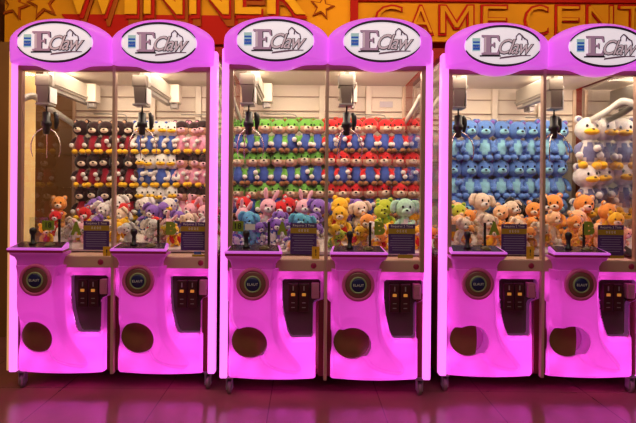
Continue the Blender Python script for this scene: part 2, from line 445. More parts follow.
def arc(a0, a1):
    m = MB(); pts = []
    n = 30; out = []; inn = []
    for k in range(n+1):
        a = math.radians(a0+(a1-a0)*k/n); w = .003+.0075*math.sin(PI*k/n)**.6
        out.append((.207*math.cos(a), CE+.112*math.sin(a))); inn.append(((.207-w)*math.cos(a), CE+(.112-w)*math.sin(a)))
    m.loft([[(x, -.126, z) for x, z in out], [(x, -.138, z) for x, z in out], [(x, -.138, z) for x, z in inn], [(x, -.126, z) for x, z in inn]], False, False, closed=False)
    return m.mesh('arc', INK)
def serifE(m, y0, y1, dx=0, dz=0, s=1):
    p = [(0, 0), (.088, 0), (.094, .030), (.086, .030), (.078, .010), (.046, .010), (.046, .041), (.058, .041), (.062, .033), (.066, .033), (.066, .058), (.062, .058), (.058, .050), (.046, .050), (.046, .080), (.076, .080), (.084, .063), (.091, .063), (.088, .090), (0, .090), (0, .082), (.012, .080), (.012, .010), (0, .008)]
    p = [((-.118+x*1.08+dx), CE-.050+z*1.18+dz) for x, z in p]
    return MB().prism(p, y0, y1).mesh('E', m)
def build_crown(root, ux):
    c = link('crown', cached('crown', crown), root, (ux, 0, 0)); c['label'] = 'glowing lilac crown-shaped header'
    link('sign_face', cached('face', sign_face), c)
    link('sign_arc', cached('arcT', lambda: arc(14, 166)), c); link('sign_arc', cached('arcB', lambda: arc(194, 346)), c)
    yf = -.1365
    link('logo_letter', cached('Es', lambda: serifE(INK, yf-.001, yf+.004, .005, -.003)), c)
    link('logo_letter', cached('Ef', lambda: serifE(LILAC, yf-.004, yf-.001)), c)
    link('logo_letter', cached('Eh', lambda: MB().box(-.103, -.093, yf-.0045, yf-.003, CE-.036, CE+.043).mesh('h', PALEP)), c)
    link('logo_underline', cached('Eu', lambda: MB().box(-.126, -.012, yf-.002, yf+.004, CE-.060, CE-.053).mesh('u', INK)), c)
    def script(m, off, dy, dx, dz, ex):
        me = text_mesh('Claw', .112, m, ex, .42, off, .88, 'LEFT'); me.transform(Matrix.Translation((-.040+dx, dy, CE-.010+dz)) @ Matrix.Diagonal((.86, 1, 1, 1))); return me
    link('logo_lettering', cached('cls', lambda: script(INK, .0042, yf-.004, .001, -.001, .0006)), c)
    link('logo_lettering', cached('clf', lambda: script(PALEP, .0004, yf-.0058, 0, 0, .0006)), c)
    def swoosh():
        pts = [(-.02, CE-.072), (.04, CE-.064), (.10, CE-.056), (.15, CE-.054)]; pts2 = [(.15, CE-.050), (.08, CE-.050), (.03, CE-.056), (-.015, CE-.063)]
        return MB().prism(pts+pts2, yf-.002, yf+.005).mesh('sw', mat('swoosh_print', (.30, .16, .30), .4))
    link('logo_swoosh', cached('sw', swoosh), c)
    def clawm():
        m = MB()
        for a, b_, c_ in (((.070, .030), (.070, .050), (.085, .066)), ((.100, .030), (.102, .050), (.090, .066)), ((.085, .066), (.100, .056), (.118, .034)), ((.135, .005), (.130, .03), (.112, .042))):
            m.tube([(a[0], yf-.003, CE+a[1]), (b_[0], yf-.003, CE+b_[1]), (c_[0], yf-.003, CE+c_[1])], .0035, 6)
        return m.mesh('cl', mat('claw_print', (.25, .16, .28), .4))
    link('logo_claw', cached('clw', clawm), c)
    def blue(a, b_, z0, z1, M, y=0): return MB().box(a, b_, yf-.0005+y, yf+.011, CE+z0, CE+z1).mesh('bl', M)
    link('logo_square', cached('bc', lambda: blue(-.166, -.124, -.030, .040, CYAN)), c)
    link('logo_bar', cached('b1', lambda: blue(-.164, -.126, .012, .022, BLUE, -.001)), c); link('logo_bar', cached('b2', lambda: blue(-.164, -.126, -.024, .005, BLUE, -.001)), c)
    def elt():
        me = text_mesh('ELAUT', .011, PTXT, .0003); me.transform(Matrix.Translation((-.145, yf-.002, CE-.010))); return me
    link('logo_text', cached('elt', elt), c)
    return c
def badge(root, x, z, y):
    b = link('speaker_badge', cached('bd', lambda: MB().lathe([(.088, .03), (.088, -.006), (.084, -.011), (.074, -.012), (.070, -.008), (.069, .0)], 'y', n=40).mesh('b', RINGM)), root, (x, y, z))
    b['label'] = 'round rose speaker ring'
    link('speaker_cone', cached('bd2', lambda: MB().lathe([(.070, .01), (.070, -.007), (.058, -.003), (.050, -.009), (.040, -.005), (.039, .0)], 'y', n=36).mesh('b', RINGB)), b)
    link('badge_ring', cached('bd3', lambda: MB().lathe([(.046, .005), (.046, -.013), (.040, -.015), (.037, -.012), (.037, 0)], 'y', n=32).mesh('b', RINGG)), b)
    link('badge_disc', cached('bd4', lambda: MB().lathe([(.038, .0), (.038, -.012), (.030, -.016), (.001, -.018)], 'y', n=28).mesh('b', NAVY)), b)
    me = cached('bdt', lambda: text_mesh('ELAUT', .019, mat('badge_text', (.75, .75, .72), .4), .0006, space=1.05)); link('badge_text', me, b, (0, -.0185, 0))
def caster(root, x, y):
    c = link('caster', cached('cs', lambda: MB().box(-.022, .022, -.022, .022, .088, .098).box(-.018, -.012, -.018, .025, .025, .09, .002).box(.012, .018, -.018, .025, .025, .09, .002).mesh('c', GREY)), root, (x, y, 0))
    link('wheel', cached('whl', lambda: MB().lathe([(.012, -.011), (.033, -.010), (.036, -.006), (.036, .006), (.033, .010), (.012, .011)], 'x', (0, .004, .036), 20).mesh('w', mat('wheel_rubber', (.22, .15, .15), .5))), c)
    link('axle', cached('axl', lambda: MB().tube([(-.021, .004, .036), (.021, .004, .036)], .006).mesh('a', GREY)), c)
def claw_meshes():
    m = MB(); m.lathe([(.012, .0), (.023, -.003), (.023, -.055), (.030, -.060), (.030, -.085), (.020, -.09), (.018, -.13), (.006, -.135)], n=14); return m.mesh('cb', BLACK)
def finger():
    m = MB(); m.tube([(0, 0, .02), (.026, 0, .012), (.055, 0, -.008), (.078, 0, -.040), (.090, 0, -.080), (.090, 0, -.12), (.080, 0, -.155)], [.0038, .0038, .0034, .0034, .003, .003, .002], 7)
    return m.mesh('fg', mat('chrome', (.75, .68, .62), .15, 1))
def crane(root, ux, cy=.14, cz=0):
    cx = ux-.160
    b = link('gantry_rail', cached('rail', lambda: MB().box(-.028, .028, 0, .60, 1.745, 1.855, .006).box(-.036, -.026, 0, .60, 1.76, 1.775).box(.026, .036, 0, .60, 1.76, 1.775).mesh('r', BEAMM)), root, (cx+.015, .13, 0))
    link('rail_shadow_gap', cached('rs', lambda: MB().box(-.018, .018, .02, .60, 1.725, 1.745).mesh('r', GREY)), b)
    link('drive_box', cached('dbx', lambda: MB().box(-.02, .085, .50, .60, 1.735, 1.86, .006).mesh('d', CREAM)), b)
    link('sensor_plug', cached('spl', lambda: MB().box(.02, .07, .52, .58, 1.70, 1.735, .004).box(.03, .036, .50, .52, 1.69, 1.735).mesh('d', GREY)), b)
    c = link('claw_crane', cached('carr', lambda: MB().box(-.05, .035, -.045, .045, 1.765, 1.835, .006).box(-.012, .012, -.02, .02, 1.83, 1.885).mesh('c', BOXM)), root, (cx-.005, cy, -.02))
    link('motor_box', cached('mot', lambda: MB().loft([[(-.040, -.045, 1.765), (.030, -.045, 1.765), (.030, .05, 1.765), (-.040, .05, 1.765)], [(-.032, -.040, 1.665), (.022, -.040, 1.665), (.022, .045, 1.665), (-.032, .045, 1.665)]], smooth=False).mesh('m', BOXM)), c)
    link('motor_base', cached('mob', lambda: MB().box(-.045, .034, -.048, .052, 1.655, 1.666, .002).mesh('m', GREY)), c)
    link('side_cover', cached('sdc', lambda: MB().box(.034, .040, -.04, .05, 1.67, 1.76, .002).mesh('m', WHITE)), c)
    link('winch_cable', cached('wc', lambda: MB().tube([(0, 0, 1.66), (0, 0, 1.62)], .005).mesh('m', BLACK)), c)
    link('claw_motor', cached('clm', claw_meshes), c, (0, 0, 1.62))
    for k in range(3):
        link('claw_finger', cached('fng', finger), c, (0, 0, 1.505), (0, 0, math.radians(-8+120*k)))
    link('cable_coil', cached('coil', lambda: MB().tube([(.035, .03, 1.62), (.045, .03, 1.60), (.047, .03, 1.56), (.042, .03, 1.52)], [.010, .015, .015, .008]).mesh('m', BLACK)), c)
def coin_unit(root, ux):
    x0 = min(p[0] for p in COIN)-.004; x1 = max(p[0] for p in COIN)+.004; z0 = min(p[1] for p in COIN)-.004; z1 = max(p[1] for p in COIN)+.004
    c = link('coin_panel', cached('cp', lambda: MB().prism([(x*1.0, z) for x, z in COIN], .056, .064).mesh('c', COINP)), root, (ux, 0, 0))
    c['label'] = 'recessed dark coin panel'
    def slotbox(): return MB().box(-.028, .028, 0, .036, -.078, .078, .003).mesh('s', mat('coin_maroon', (.05, .008, .014), .3))
    for k, sx in enumerate((.102, .162)):
        s = link('coin_mechanism', cached('slot', slotbox), c, (sx+.001, .024, .549))
        link('reject_button', cached('rj', lambda: MB().box(-.011, .011, -.006, 0, -.008, .008, .002).mesh('s', AMBER)), s, (0, 0, .018))
        link('coin_slot', cached('csl', lambda: MB().box(-.003, .003, -.003, 0, .040, .066).mesh('s', GREY)), s)
        for z in (-.030, -.056): link('slot_rib', cached('csr', lambda: MB().box(-.010, .010, -.002, 0, 0, .004).mesh('s', GREY)), s, (0, 0, z))
    link('key_box', cached('kb', lambda: MB().box(.205, .247, .006, .055, .548, .632, .004).box(.213, .238, .002, .008, .572, .620, .002).mesh('k', mat('key_box_plastic', (.45, .16, .26), .35))), c)
def build_unit(root, ux, door):
    s = link('body_shell', cached('shell', body_shell), root, (ux, 0, 0)); s['label'] = 'glowing pink moulded lower front'
    link('pod_top', cached('podcap', pod_cap), s)
    t = link('control_tray', cached('tray', tray_mesh), root, (ux, 0, 0)); t['label'] = 'pink-rimmed black control tray'
    link('trim_band', cached('band', band_mesh), t); link('tray_deck', cached('deck', deck_mesh), t)
    link('joystick', cached('joy', joystick), t, (-.155, -.035, .832)); link('push_button', cached('btn', button), t, (-.055, -.045, .830), (math.radians(10), 0, 0))
    badge(root, ux-.112, .642, -.090)
    coin_unit(root, ux)
    # prize door
    hx, hz, rx, rz = HOLE
    if door == 'closed':
        d = link('prize_door', cached('pd', lambda: MB().lathe([(.99, .02), (.99, .004), (.93, .0), (.4, -.004), (.001, -.005)], 'y', (0, 0, 0), 48, rx, rz).mesh('d', DOORM)), root, (ux+hx, .008, hz))
        d['label'] = 'amber-brown round prize flap'
    else:
        def heart():
            p = []
            for k in range(40):
                a = 2*PI*k/40; x = rx*.99*math.cos(a); z = rz*.99*math.sin(a)
                if x > .045: x = .045+(x-.045)*.15
                z -= .020*math.exp(-((x+.025)/.022)**2)*(1 if z > 0 else 0)
                p.append((x, z))
            return MB().prism(p, 0, .006).mesh('h', DOORM)
        d = link('prize_door', cached('ph', heart), root, (ux+hx, .012, hz)); d['label'] = 'amber-brown prize flap pushed aside'
        link('chute_floor', cached('chf', lambda: MB().lathe([(.99, .12), (.99, .045), (.9, .055), (.001, .06)], 'y', (0, 0, 0), 40, rx, rz).mesh('c', PINK)), s, (hx, 0, hz))
    build_crown(root, ux)
    # acrylic prize chute with dark corner strips
    def chute():
        m = MB(); m.box(-.29, -.035, .20, .204, .78, .972); m.box(-.037, -.033, .03, .204, .78, .972); return m.mesh('c', ACRYL)
    ch = link('prize_chute', cached('chu', chute), root, (ux, 0, 0)); ch['label'] = 'clear acrylic chute guard'
    for x in (-.036, -.282):
        link('edge_strip', cached('est', lambda: MB().box(-.007, .007, -.004, .004, .79, .972, .002).mesh('e', BLACK)), ch, (x, .032, 0))
    crane(root, ux)
    # front glass
    g = link('glass_pane', cached('gp', lambda: MB().box(-.262, .262, .012, .018, .765, 1.83).mesh('g', GLASS)), root, (ux+(.006 if ux < 0 else -.006), 0, 0))
    link('door_lock', cached('lk', lambda: MB().lathe([(.016, .01), (.016, -.006), (.012, -.009), (.001, -.009)], 'y', n=18).mesh('l', STRIP)), root, (ux+.215, -.004, .733))
    # cabin lamp in the roof
    lp = link('cabin_lamp', cached('lamp', lambda: MB().box(-.24, .24, .10, .16, 1.880, 1.896, .003).mesh('l', mat('lamp_diffuser', (.9, .9, .9), .4, emit=(1, .86, .68), es=3.0))), root, (ux, 0, 0))
    area('cabin_light', (ux, .45, 1.878), (math.radians(6), 0, 0), .46, .40, CABP, (1, .80, .58), root)
    area('cabin_light', (ux, .06, 1.83), (math.radians(58), 0, 0), .46, .04, CABF, (1, .82, .62), root)  # extra light added at the window head to brighten the back panel
    # tube lamps behind the pink shell
    for (x, z, p) in ((-.252, .62, .12), (-.235, .42, .14), (-.225, .20, .22), (-.12, .145, .22), (.04, .135, .20), (.18, .15, .26), (.18, .27, .2), (.11, .28, .2), (.045, .40, .22), (.030, .56, .2), (.06, .69, .14), (.20, .69, .12), (-.10, .50, .22), (.0, .26, .12)):
        l = bpy.data.lights.new('shell_lamp', 'POINT'); l.energy = p*SHP; l.color = (1, .34, 1); l.shadow_soft_size = .03
        o = bpy.data.objects.new('shell_lamp', l); COL.objects.link(o); o.parent = root; o.location = (ux+x, .055, z)
CABP = 6.6; CABF = 1.0; SHP = 1.35

def claw_machine(X, Yf, label, doors, light=True):
    r = link('claw_machine', None, None, (X, Yf, 0)); tag(r, label, 'claw machine', 'double claw machines in a row')
    link('cabinet_base', cached('cb', lambda: MB().box(-.575, .575, .16, .86, .10, .765, .004).box(-.575, .575, .10, .16, .10, .13).mesh('c', DRED)), r)
    # outer light columns
    for s in (-1, 1):
        link('light_column', cached('lc', lambda: MB().box(-.021, .021, -.03, .03, .105, 1.93, .009, 3).mesh('l', POST)), r, (s*.562, .02, 0))['label'] = 'pink light column along the edge'
        link('column_channel', cached('lcc%d' % s, lambda: MB().box(-.017 if s > 0 else -.004, .017 if s > 0 else .006, .012, .12, .115, .58).mesh('l', DRED)), r, (.523 if s > 0 else -.543, 0, 0))
        link('side_glass', cached('sg', lambda: MB().box(-.003, .003, .05, .84, .765, 1.87).mesh('g', GLASS)), r, (s*.572, 0, 0))
        link('corner_post', cached('cnp', lambda: MB().box(-.012, .012, -.012, .012, .765, 1.88, .003).mesh('g', GOLD)), r, (s*.568, .84, 0))
        link('base_side', cached('bsd', lambda: MB().box(-.005, .005, .05, .86, .10, .765).mesh('g', DRED)), r, (s*.578, 0, 0))
        for y in (.06, .78): caster(r, s*.535, y)
    def frame():
        m = MB()
        for s in (-1, 1): m.box(s*.532-.012, s*.532+.012, -.008, .03, .70, 1.85, .003)
        m.box(-.545, .545, -.008, .03, 1.812, 1.85, .003)
        return m.mesh('f', METAL)
    link('window_frame', cached('wf', frame), r)
    link('window_mullion', cached('wm', lambda: MB().box(-.009, .009, -.010, .03, .10, 1.85, .003).mesh('m', GOLD)), r)
    link('mullion_dark_strip', cached('mch', lambda: MB().box(-.038, .038, .022, .12, .115, .58).mesh('m', DRED)), r)  # dark strip added so shell lamp light does not fill the groove
    link('window_sill', cached('ws', lambda: MB().box(-.545, .545, -.006, .20, .70, .765, .004).mesh('m', SILL)), r)
    # roof, rear panel with horizontal grooves
    link('roof', cached('rf', lambda: MB().box(-.58, .58, .0, .87, 1.90, 1.93, .004).mesh('r', DRED)), r)
    link('cabin_ceiling', cached('cc', lambda: MB().box(-.575, .575, .03, .85, 1.885, 1.90).mesh('r', CEILM)), r)
    bp = link('back_panel', cached('bp', lambda: MB().box(-.58, .58, .84, .87, .765, 1.90).mesh('b', CREAM)), r)
    def slats():
        m = MB()
        for z in (1.80, 1.70, 1.655, 1.62, 1.58): m.box(-.57, .57, .828, .841, z, z+.006)
        return m.mesh('s', GROOVE)
    link('panel_groove', cached('slt', slats), bp)
    for x in (-.005, .32): link('panel_upright', cached('plu', lambda: MB().box(-.02, .02, .81, .84, 1.38, 1.88, .003).mesh('u', CREAM)), bp, (x, 0, 0))
    link('notice_plate', cached('ntp', lambda: MB().box(.40, .49, .832, .839, 1.735, 1.775).mesh('u', mat('notice_paper', (.6, .55, .6), .5))), bp)
    for s in (-1, 1):
        def rod():
            return MB().tube([(-.10, .79, 1.675), (.10, .79, 1.675), (.125, .79, 1.668), (.135, .79, 1.65), (.13, .79, 1.625), (.115, .79, 1.612)], .004, 8).tube([(-.10, .79, 1.60), (.10, .79, 1.60)], .003, 6).mesh('r', GREY)
        link('gantry_rod', cached('rod', rod), r, (s*UC+(.02 if s > 0 else -.03), 0, 0))
        # cable band drooping along the side
        def band():
            pts = spline([(0, .06, 1.66), (0, .20, 1.70), (0, .36, 1.665), (0, .52, 1.64), (0, .78, 1.60)], 6, False)
            return MB().loft([[(p[0]-.004, p[1], p[2]-.02), (p[0]+.004, p[1], p[2]-.02), (p[0]+.004, p[1], p[2]+.02), (p[0]-.004, p[1], p[2]+.02)] for p in pts]).mesh('b', CABLE)
        link('cable_band', cached('cbd', band), r, (s*.552, 0, 0))
    def bed():
        return MB().loft([[(x, .205, .77), (x, .205, .785), (x, .55, .885), (x, .838, .90), (x, .838, .77)] for x in (-.565, .565)], smooth=False).mesh('b', BED)
    link('prize_bed', cached('bed', bed), r)
    for ux, d in zip((-UC, UC), doors): build_unit(r, ux, d)
    return r
M = {}
M[1] = claw_machine(-1.084, 3.20, 'pink double claw machine at the far left holding dark red, blue-white and pink bears', ('closed', 'closed'))
M[2] = claw_machine(.119, 3.125, 'pink double claw machine in the middle holding green-hooded and red-hooded bears', ('closed', 'closed'))
M[3] = claw_machine(1.350, 3.20, 'pink double claw machine right of the middle one holding blue bears', ('open', 'open'))
M[4] = claw_machine(2.57, 3.20, 'pink double claw machine past right edge, seen through side glass, with large bears', ('closed', 'closed'))
MX = {1: -1.084, 2: .119, 3: 1.350, 4: 2.57}; MY = {1: 3.2, 2: 3.125, 3: 3.2, 4: 3.2}
sp = link('side_panel', MB().box(-.610, -.5865, .02, .30, .105, 1.93, .004).mesh('s', YELP), M[1]); sp['label'] = 'side panel coloured with pale yellow light'

# ------------------------------------------------------------------ plush toys
def plush(name, c): return mat('plush_'+name, c, .9, noise=.22, nscale=9, bump=.5, sheen=.35, spec=.15)
P = dict(dark=plush('dark', (.03, .011, .013)), red=plush('red', (.62, .018, .022)), dred=plush('deep_red', (.30, .012, .03)), tan=plush('tan', (.66, .38, .24)),
         cream=plush('cream', (.78, .62, .46)), white=plush('white', (.74, .70, .66)), yellow=plush('yellow', (.88, .50, .02)), blue=plush('blue', (.06, .11, .42)),
         sky=plush('sky_blue', (.10, .22, .56)), pale=plush('pale_blue', (.24, .54, .66)), pink=plush('pink', (.78, .32, .46)), rose=plush('rose', (.82, .44, .50)),
         green=plush('green', (.15, .42, .06)), mint=plush('mint', (.42, .74, .50)), orange=plush('orange', (.85, .32, .06)), brown=plush('brown', (.26, .10, .035)),
         peach=plush('peach', (.88, .52, .26)), teal=plush('teal', (.10, .42, .58)), purple=plush('purple', (.24, .12, .48)), grey=plush('slate', (.17, .17, .32)), lime=plush('lime', (.50, .58, .04)),
         black=plush('black', (.015, .012, .014)))
EYE = mat('toy_eye', (.01, .008, .01), .15)
def head_fn(hood, face):
    def f():
        m = MB(); m.blob((0, 0, .745), (.225, .205, .225), 20, 14, lambda c: Vector((c.x*(1+.06*(1-abs(c.z)) if c.z < 0 else c.x and 1.0), c.y, c.z)))
        if face != hood:
            for fc in m.bm.faces:
                c = fc.calc_center_median()
                if c.y < -.03 and c.z < .765 and abs(c.x) < .175: fc.material_index = 1
        return m.mesh('head', [P[hood], P[face]])
    return f
def body_f(a, belly):
    def f():
        m = MB()
        m.lathe([(.03, .08), (.12, .085), (.165, .14), (.175, .22), (.165, .32), (.14, .42), (.11, .50), (.09, .56)], n=16)
        if belly != a:
            for fc in m.bm.faces:
                c = fc.calc_center_median()
                if c.y < -.05 and ((c.x/.12)**2+((c.z-.30)/.17)**2) < 1: fc.material_index = 1
        return m.mesh('torso', [P[a], P[belly]])
    return f
def arm_f(a, paw, s, pose):
    def f():
        p = [(s*.11, -.02, .47), (s*.19, -.06, .40), (s*.215, -.11, .32), (s*.19, -.165, .26), (s*.165, -.19, .23)] if pose == 0 else [(s*.11, -.02, .47), (s*.18, -.10, .43), (s*.15, -.19, .40), (s*.08, -.23, .39), (s*.05, -.235, .385)]
        m = MB(); m.tube(p, [.05, .056, .054, .050, .02], 9)
        m.mi = 1; q = p[3]; m.blob((q[0], q[1]-.01, q[2]-.01), (.066, .062, .066), 10, 7)
        return m.mesh('arm', [P[a], P[paw]])
    return f
def leg_f(a, foot, s):
    def f():
        m = MB(); m.tube([(s*.08, 0, .20), (s*.10, -.05, .13), (s*.105, -.10, .08)], [.08, .075, .06], 10)
        m.mi = 1; m.blob((s*.112, -.13, .075), (.080, .125, .075), 12, 8)
        return m.mesh('leg', [P[a], P[foot]])
    return f
def ear_f(kind, a, inner, s):
    def f():
        m = MB()
        if kind == 'round':
            m.blob((s*.165, .02, .925), (.075, .04, .075), 12, 8); m.mi = 1; m.blob((s*.165, -.012, .925), (.048, .022, .048), 10, 6)
        elif kind == 'long':
            m.tube([(s*.08, 0, .92), (s*.12, .01, 1.02), (s*.15, .01, 1.13), (s*.17, 0, 1.22), (s*.175, 0, 1.25)], [.04, .055, .06, .04, .01], 10)
        else:
            m.tube([(s*.15, 0, .90), (s*.25, -.01, .88), (s*.29, -.03, .78), (s*.285, -.05, .68), (s*.28, -.05, .64)], [.04, .06, .07, .06, .02], 10)
        return m.mesh('ear', [P[a], P[inner]])
    return f
#         hood   face   torso  belly  arm    paw    leg    foot   muzzle  ear kind, inner
PAL = dict(
    dark=('dark', 'dark', 'dred', 'dred', 'dark', 'white', 'dark', 'yellow', 'cream', 'round', 'tan'),
    sailor=('white', 'white', 'blue', 'blue', 'white', 'white', 'white', 'yellow', 'yellow', 'round', 'blue'),
    pinky=('dark', 'tan', 'rose', 'pink', 'rose', 'white', 'pink', 'yellow', 'rose', 'round', 'pink'),
    greenh=('green', 'tan', 'blue', 'blue', 'green', 'white', 'blue', 'brown', 'cream', 'round', 'brown'),
    redh=('red', 'tan', 'blue', 'blue', 'red', 'white', 'blue', 'brown', 'cream', 'round', 'brown'),
    bluey=('sky', 'sky', 'sky', 'pale', 'sky', 'sky', 'sky', 'sky', 'pale', 'round', 'purple'),
    big=('white', 'white', 'white', 'grey', 'grey', 'white', 'yellow', 'yellow', 'yellow', 'round', 'grey'),
    peach=('peach', 'peach', 'peach', 'cream', 'peach', 'peach', 'peach', 'cream', 'cream', 'round', 'cream'),
    orange=('orange', 'orange', 'orange', 'yellow', 'orange', 'orange', 'orange', 'orange', 'cream', 'round', 'cream'),
    yellow=('yellow', 'yellow', 'yellow', 'red', 'yellow', 'yellow', 'yellow', 'yellow', 'cream', 'round', 'yellow'),
    white=('white', 'white', 'white', 'white', 'white', 'white', 'white', 'rose', 'white', 'floppy', 'rose'),
    bunny=('rose', 'rose', 'rose', 'white', 'rose', 'rose', 'rose', 'white', 'white', 'long', 'white'),
    purple=('purple', 'purple', 'blue', 'white', 'purple', 'white', 'purple', 'white', 'white', 'floppy', 'purple'),
    teal=('teal', 'teal', 'teal', 'pale', 'teal', 'teal', 'teal', 'teal', 'pale', 'floppy', 'pale'),
    mint=('mint', 'mint', 'mint', 'white', 'mint', 'mint', 'mint', 'mint', 'mint', 'floppy', 'mint'),
    redp=('red', 'red', 'red', 'white', 'red', 'white', 'red', 'red', 'white', 'round', 'white'),
    lime=('lime', 'lime', 'green', 'lime', 'lime', 'lime', 'green', 'lime', 'lime', 'round', 'green'),
    black=('black', 'black', 'black', 'black', 'black', 'white', 'black', 'black', 'white', 'floppy', 'black'),
    cream=('cream', 'cream', 'cream', 'white', 'cream', 'cream', 'cream', 'cream', 'white', 'floppy', 'peach'))
def toy(name, pal, loc, H, rz, label, group, tilt=(0, 0), pose=0):
    hood, face, torso, belly, arm, paw, leg, foot, muz, ek, ein = PAL[pal]
    r = link(name, None, None, loc, (tilt[0], tilt[1], rz), H); tag(r, label, 'plush toy', group)
    link('torso', cached('torso'+torso+belly, body_f(torso, belly)), r)
    h = link('head', cached('head'+hood+face, head_fn(hood, face)), r)
    def mz(): m = MB(); m.blob((0, -.185, .685), (.105, .075, .075) if muz != 'yellow' or pal == 'yellow' else (.13, .10, .062), 14, 9); return m.mesh('muzzle', P[muz])
    link('muzzle', cached('mz'+muz+str(pal == 'yellow'), mz), h)
    link('nose', cached('nose', lambda: MB().blob((0, -.258, .715), (.032, .022, .024), 10, 6).mesh('n', EYE)), h)
    for s in (-1, 1):
        link('eye', cached('eye%d' % s, lambda: MB().blob((s*.082, -.188, .79), (.024, .018, .032), 10, 6).mesh('e', EYE)), h)
        link('ear', cached('ear%s%s%s%d' % (ek, hood, ein, s), ear_f(ek, hood, ein, s)), h)
        ps = pose if s > 0 else 0
        link('arm', cached('arm%s%s%d%d' % (arm, paw, s, ps), arm_f(arm, paw, s, ps)), r)
        link('leg', cached('leg%s%s%d' % (leg, foot, s), leg_f(leg, foot, s)), r)
    return r
ORD = ['first', 'second', 'third', 'fourth', 'fifth', 'sixth', 'seventh', 'eighth', 'ninth', 'tenth', 'eleventh', 'twelfth', 'thirteenth', 'fourteenth', 'fifteenth', 'sixteenth', 'seventeenth', 'eighteenth', 'nineteenth', 'twentieth', 'twenty-first', 'twenty-second', 'twenty-third', 'twenty-fourth']
ROWN = ['top', 'middle', 'bottom']
SHELF = ACRYL
def row(mi, xs, ybase, ri, pal, H, desc, gname, yl=.70, rows=3, name='plush_bear'):
    Y = MY[mi]+yl
    for k, x in enumerate(xs):
        X, Z = px(x, ybase, Y)
        toy(name, pal, (X+random.uniform(-.004, .004), Y+random.uniform(-.01, .01), Z), tuple(H*q for q in (1.14, 1.05, 1.08*random.uniform(.97, 1.03))), random.uniform(-.22, .22),
            '%s, %s from left in %s row' % (desc, ORD[k], ROWN[ri]), gname, (random.uniform(-.03, .05), random.uniform(-.06, .06)), random.randint(0, 1))
    return px(xs[0], ybase, Y)[1]
def shelf(mi, z, label):
    o = link('toy_shelf', MB().box(-.56, .56, .60, .80, -.008, 0, .002).box(-.56, .56, .80, .826, -.03, .0).mesh('s', SHELF), M[mi], (0, 0, z)); o['label'] = label
# machine 1
for ri, yb in enumerate((154.5, 187.5, 220)):
    z = px(140, yb, 3.9)[1]
    row(1, (82, 94, 106, 119, 130.5), yb, ri, 'dark', .222, 'dark bear in deep red with yellow feet', 'dark red-suited bears in the left machine')
    row(1, (141, 151.5, 162, 172.5), yb, ri, 'sailor', .222, 'white bear in blue with yellow muzzle and feet', 'blue and white bears in the left machine')
    row(1, (183, 194, 204), yb, ri, 'pinky', .222, 'pink bear with dark hood', 'pink bears in the left machine')
    shelf(1, z-.004, '%s thin shelf of plush bears in the left machine' % ROWN[ri])
for ri, yb in enumerate((153.5, 186, 218)):
    z = px(325, yb, 3.825)[1]
    row(2, (238, 251, 264.5, 278, 291.5, 305, 317.5), yb, ri, 'greenh', .225, 'green-hooded bear in blue trousers', 'green-hooded bears in the middle machine')
    row(2, (331, 343, 356, 370, 384, 398, 411), yb, ri, 'redh', .225, 'red-hooded bear in blue trousers', 'red-hooded bears in the middle machine')
    shelf(2, z-.004, '%s thin shelf of hooded bears in the middle machine' % ROWN[ri])
for ri, yb in enumerate((161, 199, 236)):
    z = px(505, yb, 3.88)[1]
    row(3, (453.5, 468, 484, 499.5, 514.5, 529, 543.5, 558)[:8], yb, ri, 'bluey', .262, 'blue bear with pale blue belly', 'blue bears in the right machine', yl=.70)
    if ri < 2: shelf(3, z-.004, '%s thin shelf of blue bears in the right machine' % ROWN[ri])
for ri, yb in enumerate((170, 215, 252)):
    z = px(600, yb, 3.85)[1]
    row(4, (586, 603.5, 621, 638), yb, ri, 'big', .335, 'large cream bear with yellow muzzle and slate ears', 'large cream bears past the right machine', yl=.62)
    if ri < 2: shelf(4, z-.004, '%s shelf of large cream bears past the right machine' % ROWN[ri])

# heap toys: (pixel x, pixel y of base, local depth, palette, height, yaw, tiltx, tilty)
DESC = {'dark': 'dark bear in deep red', 'sailor': 'white and blue bear with yellow feet', 'pinky': 'pink bear with dark hood', 'peach': 'peach bear', 'orange': 'orange bear', 'yellow': 'yellow bear with red belly',
        'white': 'white floppy-eared dog', 'bunny': 'pink long-eared rabbit', 'purple': 'purple floppy-eared dog with white belly', 'teal': 'teal floppy-eared dog', 'mint': 'mint green floppy-eared toy', 'redp': 'red bear with white muzzle',
        'lime': 'lime green bear', 'black': 'black floppy-eared dog', 'cream': 'cream floppy-eared dog'}
NAME = {'white': 'plush_dog', 'bunny': 'plush_rabbit', 'purple': 'plush_dog', 'teal': 'plush_dog', 'black': 'plush_dog', 'cream': 'plush_dog', 'mint': 'plush_dog'}
WHERE = {1: 'left machine', 2: 'middle machine', 3: 'right machine', 4: 'machine past right edge'}
def bedz(y): return .785+(y-.205)/.345*.10 if y < .55 else .885+(y-.55)/.29*.015
R = random.uniform
